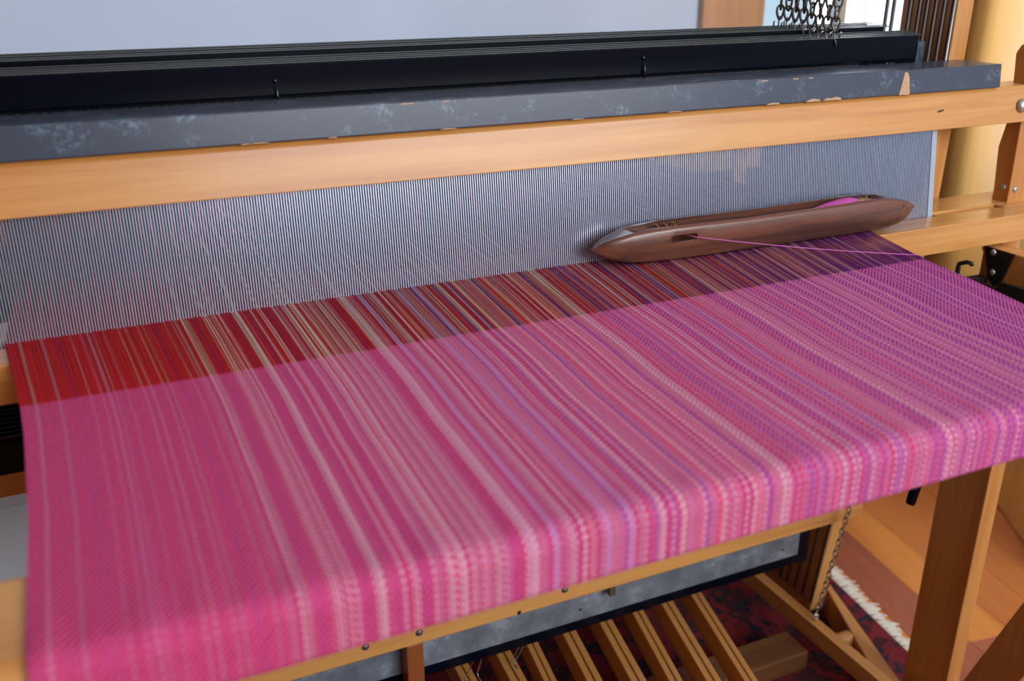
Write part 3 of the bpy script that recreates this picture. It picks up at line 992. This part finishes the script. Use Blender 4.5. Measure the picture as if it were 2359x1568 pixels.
# ------------------------------------------------------------------ lifting chains above the frames
def link_mesh(L, W, r, pinch=0.55):
    bm = bmesh.new()
    pts = []
    for j in range(14):
        a = 2 * math.pi * j / 14
        z = 0.5 * L * math.cos(a)
        w = W * (pinch + (1 - pinch) * (0.5 + 0.5 * math.cos(a)))
        pts.append((w * math.sin(a), 0, z))
    add_tube(bm, pts, r, 6, True)
    bmesh.ops.recalc_face_normals(bm, faces=bm.faces)
    me = bpy.data.meshes.new('link')
    bm.to_mesh(me)
    bm.free()
    for p in me.polygons:
        p.use_smooth = True
    return me
LM = link_mesh(0.0170, 0.0062, 0.0015, 0.45)
LM.materials.append(CHAINST)
chain_lab = ['nearest the beater, reaching lowest', 'second from the beater', 'third from the beater', 'fourth from the beater', 'fifth from the beater', 'sixth from the beater', 'seventh from the beater', 'farthest from the beater']
for k in range(8):
    cx = 0.8045 + 0.0031 * (7 - k)
    z0 = tops[k] + 0.0005
    c = thing('lifting_chain', 'dull steel link chain hanging onto the harness frames, ' + chain_lab[k], 'chain', (cx - 0.001, FY[k] - 0.001, z0), group='steel chains lifting the harness frames')
    o = tube('hook', [(0.001, -0.004, -0.009), (-0.001, -0.0035, -0.003), (-0.0006, 0.0005, 0.0015), (-0.0002, 0.001, 0.006), (0, 0.0, 0.012)], [0.0008, 0.001, 0.001, 0.001, 0.0009], CHAINST, c, 6)
    for q in range(22):
        o = bpy.data.objects.new('link', LM)
        COL.objects.link(o)
        o.parent = c
        o.location = (0.0002 * q, 0, 0.0165 + q * 0.0118)
        o.rotation_euler = (0, 0, (0.35 if q % 2 else -0.75) + RNG.normal(0, 0.15) + 0.4 * (k % 3))

# ------------------------------------------------------------------ treadles
TX = [(0.3533, 0.375, 0.355), (0.4194, 0.4421, 0.4209), (0.469, 0.4873, 0.4555), (0.5292, 0.5514, 0.5136), (0.5923, 0.6142, 0.5705), (0.6511, 0.6705, 0.619), (0.7038, 0.7249, 0.6675), (0.7597, 0.7789, 0.7159)]
# line of the left top edge between y = .64 and the nearer point, extended both ways
YN = [0.5998, 0.57, 0.5544, 0.5282, 0.5025, 0.4806, 0.4587, 0.4369]
treads = ['first', 'second', 'third', 'fourth', 'fifth', 'sixth', 'seventh', 'eighth']
for k, (xl, xr, xn) in enumerate(TX):
    ax = (xn - xl) / (0.6405 - YN[k])
    ax = [0.02, 0.06, 0.125, 0.139, 0.158, 0.198, 0.200, 0.215][k]
    lab = ('wooden treadle with a dark centre groove, at the right end of the row' if k == 7 else 'wooden treadle with a dark centre groove, at the left end beside the centre post' if k == 0 else
           'wooden treadle with a dark centre groove, %s from the centre post' % treads[k])
    t = thing('treadle', lab, 'treadle', (xl, 0.64, 0.09), (0, 0, -math.atan(ax)), group='row of wooden treadles')
    w = (xr - xl) * 0.98
    y0, y1 = -0.36, 0.26
    prism('body', [(0, 0.0), (w, 0.0), (w, 0.040), (w * 0.555, 0.040), (w * 0.555, 0.032), (w * 0.455, 0.032), (w * 0.455, 0.040), (0, 0.040)], y0, y1, 'Y', W_Y, t, 0.0006, 1)
    box('groove', (w * 0.456, w * 0.554), (y0 + 0.002, y1 - 0.002), (0.0322, 0.0335), SLOT, t, 0)

# brake pedal hung by a chain
pedal = thing('brake_pedal', 'long wooden brake pedal hung from a chain at the right of the treadles', 'pedal', (0.92, 0.60, 0.0615), (0, 0, 0.018))
prism('lever', [(-0.46, 0.0), (0.16, 0.0), (0.16, 0.030), (-0.46, 0.033)], 0.0, 0.0185, 'X', W_Y, pedal, 0.001)
bm = bmesh.new()
ey = -0.066
pts = [(0.010 + 0.0042 * math.sin(a), ey, 0.040 + 0.0042 * math.cos(a)) for a in np.linspace(math.pi, 3 * math.pi - 0.6, 14)]
add_tube(bm, [(0.010, ey, 0.028), (0.010, ey, 0.034)] + pts, 0.0011, 6)
from_bm(bm, 'screw_eye', STEEL, pedal, True)
pc = thing('pedal_chain', 'thin zinc chain hanging down to the brake pedal in front of the castle side', 'chain', (0.931, 0.5345, 0.100))
LM2 = link_mesh(0.0128, 0.0040, 0.00095, 0.75)
LM2.materials.append(PCHAIN)
dirv = Vector((0.960, 0.5264, 0.3026)) - Vector((0.931, 0.5345, 0.100))
dl = dirv.length
dirv.normalize()
qr = dirv.to_track_quat('Z', 'Y')
bm = bmesh.new()
add_tube(bm, [(0.001, 0, 0.004), (0.004, 0, 0.0), (0.002, 0, -0.004), (-0.003, 0, -0.002), (-0.003, 0, 0.006), (0.001, 0, 0.012), (0.004, 0.0, 0.017), (0.0, 0, 0.020), (-0.002, 0, 0.016)], 0.0012, 6)
from_bm(bm, 's_hook', STEEL, pc, True)
for q in range(42):
    o = bpy.data.objects.new('link', LM2)
    COL.objects.link(o)
    o.parent = pc
    o.location = dirv * (0.0215 + q * 0.0098)
    o.rotation_mode = 'QUATERNION'
    from mathutils import Quaternion
    o.rotation_quaternion = qr @ Quaternion((0, 0, 1), 0.45 + (math.pi / 2 if q % 2 else 0) + 0.12 * math.sin(q))
# wire tie-ups between guard and treadles
for k, (xa, za, xb, zb) in enumerate([(0.3723, 0.1642, 0.3587, 0.1320), (0.3883, 0.1760, 0.3762, 0.1325), (0.4441, 0.1661, 0.4281, 0.1320), (0.4516, 0.1651, 0.4349, 0.1325)]):
    lab = ['bent steel tie-up wire over the leftmost treadle, left of its pair', 'bent steel tie-up wire over the leftmost treadle, with bright top', 'bent steel tie-up wire over the second treadle, left of its pair', 'bent steel tie-up wire over the second treadle, right of its pair'][k]
    t = thing('tie_up_wire', lab, 'wire', (xb, 0.60, zb), group='tie-up wires on the treadles')
    tube('wire', [(0, -0.012, 0.0), (0.0, -0.004, -0.0012), (0, 0, 0.004), (xa - xb, 0, za - zb), (xa - xb, 0.0, za - zb + 0.035)], 0.0008, STEEL if k == 1 else PCHAIN, t, 6)

# ------------------------------------------------------------------ boat shuttle on the warp, against the reed
sh = thing('boat_shuttle', 'dark walnut boat shuttle lying on the warp against the reed', 'shuttle', (0.66, 0.420, 0.7795))
SX = np.array([0.4417, 0.4440, 0.4490, 0.4560, 0.4650, 0.4830, 0.5050, 0.5300, 0.5700, 0.6200, 0.6700, 0.7200, 0.7650, 0.7990, 0.8250, 0.8450, 0.8600, 0.8700, 0.8760, 0.8790])
zt = np.interp(SX, [0.4417, 0.449, 0.4580, 0.4813, 0.5162, 0.56, 0.6428, 0.7227, 0.7991, 0.8333, 0.8600, 0.879], [0.7985, 0.8035, 0.8075, 0.8137, 0.8168, 0.8165, 0.8155, 0.8168, 0.8178, 0.8155, 0.8085, 0.8000])
zb_ = np.interp(SX, [0.4417, 0.449, 0.4607, 0.483, 0.5188, 0.6, 0.8062, 0.8404, 0.8625, 0.8752, 0.879], [0.7975, 0.7920, 0.7865, 0.7815, 0.7797, 0.7795, 0.7797, 0.7812, 0.7880, 0.7965, 0.7990])
hwid = np.interp(SX, [0.4417, 0.4490, 0.4580, 0.4700, 0.49, 0.52, 0.56, 0.78, 0.82, 0.845, 0.862, 0.874, 0.879], [0.0004, 0.0052, 0.0095, 0.0130, 0.0162, 0.0180, 0.0187, 0.0187, 0.0178, 0.0148, 0.0100, 0.0040, 0.0004])
SXL, ztl, zbl = SX - 0.66, zt - 0.7795, zb_ - 0.7795
cav0, cav1 = 0.498, 0.812
rings = []
bm = bmesh.new()
for s, (x, t, b, w) in enumerate(zip(SXL, ztl, zbl, hwid)):
    X0 = SX[s]
    ins = 0.0
    e = min(X0 - cav0, cav1 - X0)
    dep = 0.0
    if e > 0:
        dep = min(1.0, e / 0.022) * (t - b) * 0.80
    wall_ = 0.0048
    iw = max(w - wall_, w * 0.55)
    if e > 0:
        iw *= min(1.0, 0.55 + e / 0.05)
    rb = min(0.007, (t - b) * 0.36, w * 0.5)
    rt = min(0.0035, (t - b) * 0.2, w * 0.3)
    prof = [(-w + rb, b), (-w + rb * 0.3, b + rb * 0.3), (-w, b + rb), (-w, t - rt), (-w + rt * 0.35, t - rt * 0.3), (-w + rt, t),
            (-iw, t - 0.0001), (-iw, t - 0.0001 - dep * 0.75), (-iw * 0.7, t - 0.0002 - dep), (iw * 0.7, t - 0.0002 - dep), (iw, t - 0.0001 - dep * 0.75), (iw, t - 0.0001),
            (w - rt, t), (w - rt * 0.35, t - rt * 0.3), (w, t - rt), (w, b + rb), (w - rb * 0.3, b + rb * 0.3), (w - rb, b)]
    rings.append([bm.verts.new((x, p[0], p[1])) for p in prof])
for A, B in zip(rings, rings[1:]):
    n = len(A)
    for j in range(n):
        bm.faces.new((A[j], A[(j + 1) % n], B[(j + 1) % n], B[j]))
bm.faces.new(rings[0])
bm.faces.new(rings[-1][::-1])
hull = from_bm(bm, 'hull', W_WALNUT, sh, True)
# cut the thread slot through the front wall
bm = bmesh.new()
sl = []
for a in np.linspace(math.pi / 2, 3 * math.pi / 2, 9):
    sl.append((0.5295 + 0.0042 * math.cos(a), 0.0042 * math.sin(a)))
for a in np.linspace(-math.pi / 2, math.pi / 2, 9):
    sl.append((0.5540 + 0.0042 * math.cos(a), 0.0042 * math.sin(a)))
v0 = [bm.verts.new((x - 0.66, -0.03, z + 0.8036 - 0.7795)) for x, z in sl]
v1 = [bm.verts.new((x - 0.66, -0.0125, z + 0.8036 - 0.7795)) for x, z in sl]
bm.faces.new(v0)
bm.faces.new(v1[::-1])
for i in range(len(sl)):
    j = (i + 1) % len(sl)
    bm.faces.new((v0[i], v0[j], v1[j], v1[i]))
cut = from_bm(bm, 'cutter', HOLE)
md = hull.modifiers.new('slot', 'BOOLEAN')
md.object = cut
md.operation = 'DIFFERENCE'
cut.parent = sh
dg = bpy.context.evaluated_depsgraph_get()
dg.update()
me2 = bpy.data.meshes.new_from_object(hull.evaluated_get(dg))
hull.modifiers.clear()
hull.data = me2
for p in me2.polygons:
    p.use_smooth = True
bpy.data.objects.remove(cut, do_unlink=True)
try:
    me2.set_sharp_from_angle(angle=math.radians(42))
except Exception:
    pass
# brass tension coils left, hinge and spindle right
for q, xq in enumerate((0.5185, 0.5285, 0.5390)):
    bm = bmesh.new()
    pts = [(xq - 0.66 + 0.001 * math.sin(a), 0.0015 + 0.0068 * math.cos(a), 0.0300 + 0.0062 * math.sin(a)) for a in np.linspace(-0.5, math.pi + 0.5, 12)]
    add_tube(bm, pts, 0.0008, 6)
    from_bm(bm, 'tension_coil', BRASS, sh, True)
lathe('spindle_ferrule', [(0, -0.012), (0.0042, -0.011), (0.0048, 0.0), (0.0040, 0.004), (0.0040, 0.010), (0, 0.011)], (0.7985 - 0.66, 0.0, 0.0325), (1, 0, 0), BRASS, sh)
box('spindle_hinge', (0.789 - 0.66, 0.803 - 0.66), (0.0055, 0.0125), (0.026, 0.0372), BLACKM, sh, 0.0015)
tube('spindle', [(0.70 - 0.66, 0, 0.026), (0.79 - 0.66, 0, 0.032)], 0.0016, STEEL, sh, 8)
lathe('spindle_hole', [(0, 0.0012), (0.0036, 0.0012), (0.0036, -0.003)], (0.8120 - 0.66, 0.003, 0.0368), (0, 0, 1), HOLE, sh, 14)
lathe('pin_hole', [(0, 0.0003), (0.0011, 0.0003), (0.0011, -0.002)], (0.8475 - 0.66, -0.0143, 0.0255), (0.35, -0.93, 0), HOLE, sh, 10)
# yarn bobbin in the shuttle
bob = thing('bobbin', 'orchid pink yarn wound on the spindle inside the shuttle', 'bobbin', (0.76, 0.420, 0.8095))
lathe('yarn_cone', [(0, -0.075), (0.0022, -0.07), (0.0045, -0.035), (0.0078, -0.012), (0.0092, 0.006), (0.0086, 0.020), (0.0062, 0.0275), (0.003, 0.029), (0, 0.029)], (0, 0, 0), (1, 0, 0.06), YARN, bob, 24)
# the weft thread running from the slot to the cloth edge
P0, P1 = Vector((0.5555, 0.4005, 0.8035)), Vector((0.7755, 0.3085, 0.7812))
pp = [Vector((0.548, 0.412, 0.8045)), Vector((0.553, 0.404, 0.8040))]
for i in range(25):
    s = i / 24
    q = P0.lerp(P1, s)
    q.z -= 0.0022 * math.sin(math.pi * s)
    q.z = max(q.z, 0.7812)
    pp.append(q)
pp += [Vector((0.7757, 0.3050, 0.7806)), Vector((0.7740, 0.3010, 0.7803))]
wy = tube('weft_thread', pp, 0.00055, plain('orchid_thread', (0.62, 0.14, 0.46), 0.85), None, 6)
tag(wy, 'thin orchid weft thread running from the shuttle slot to the cloth corner', 'thread')
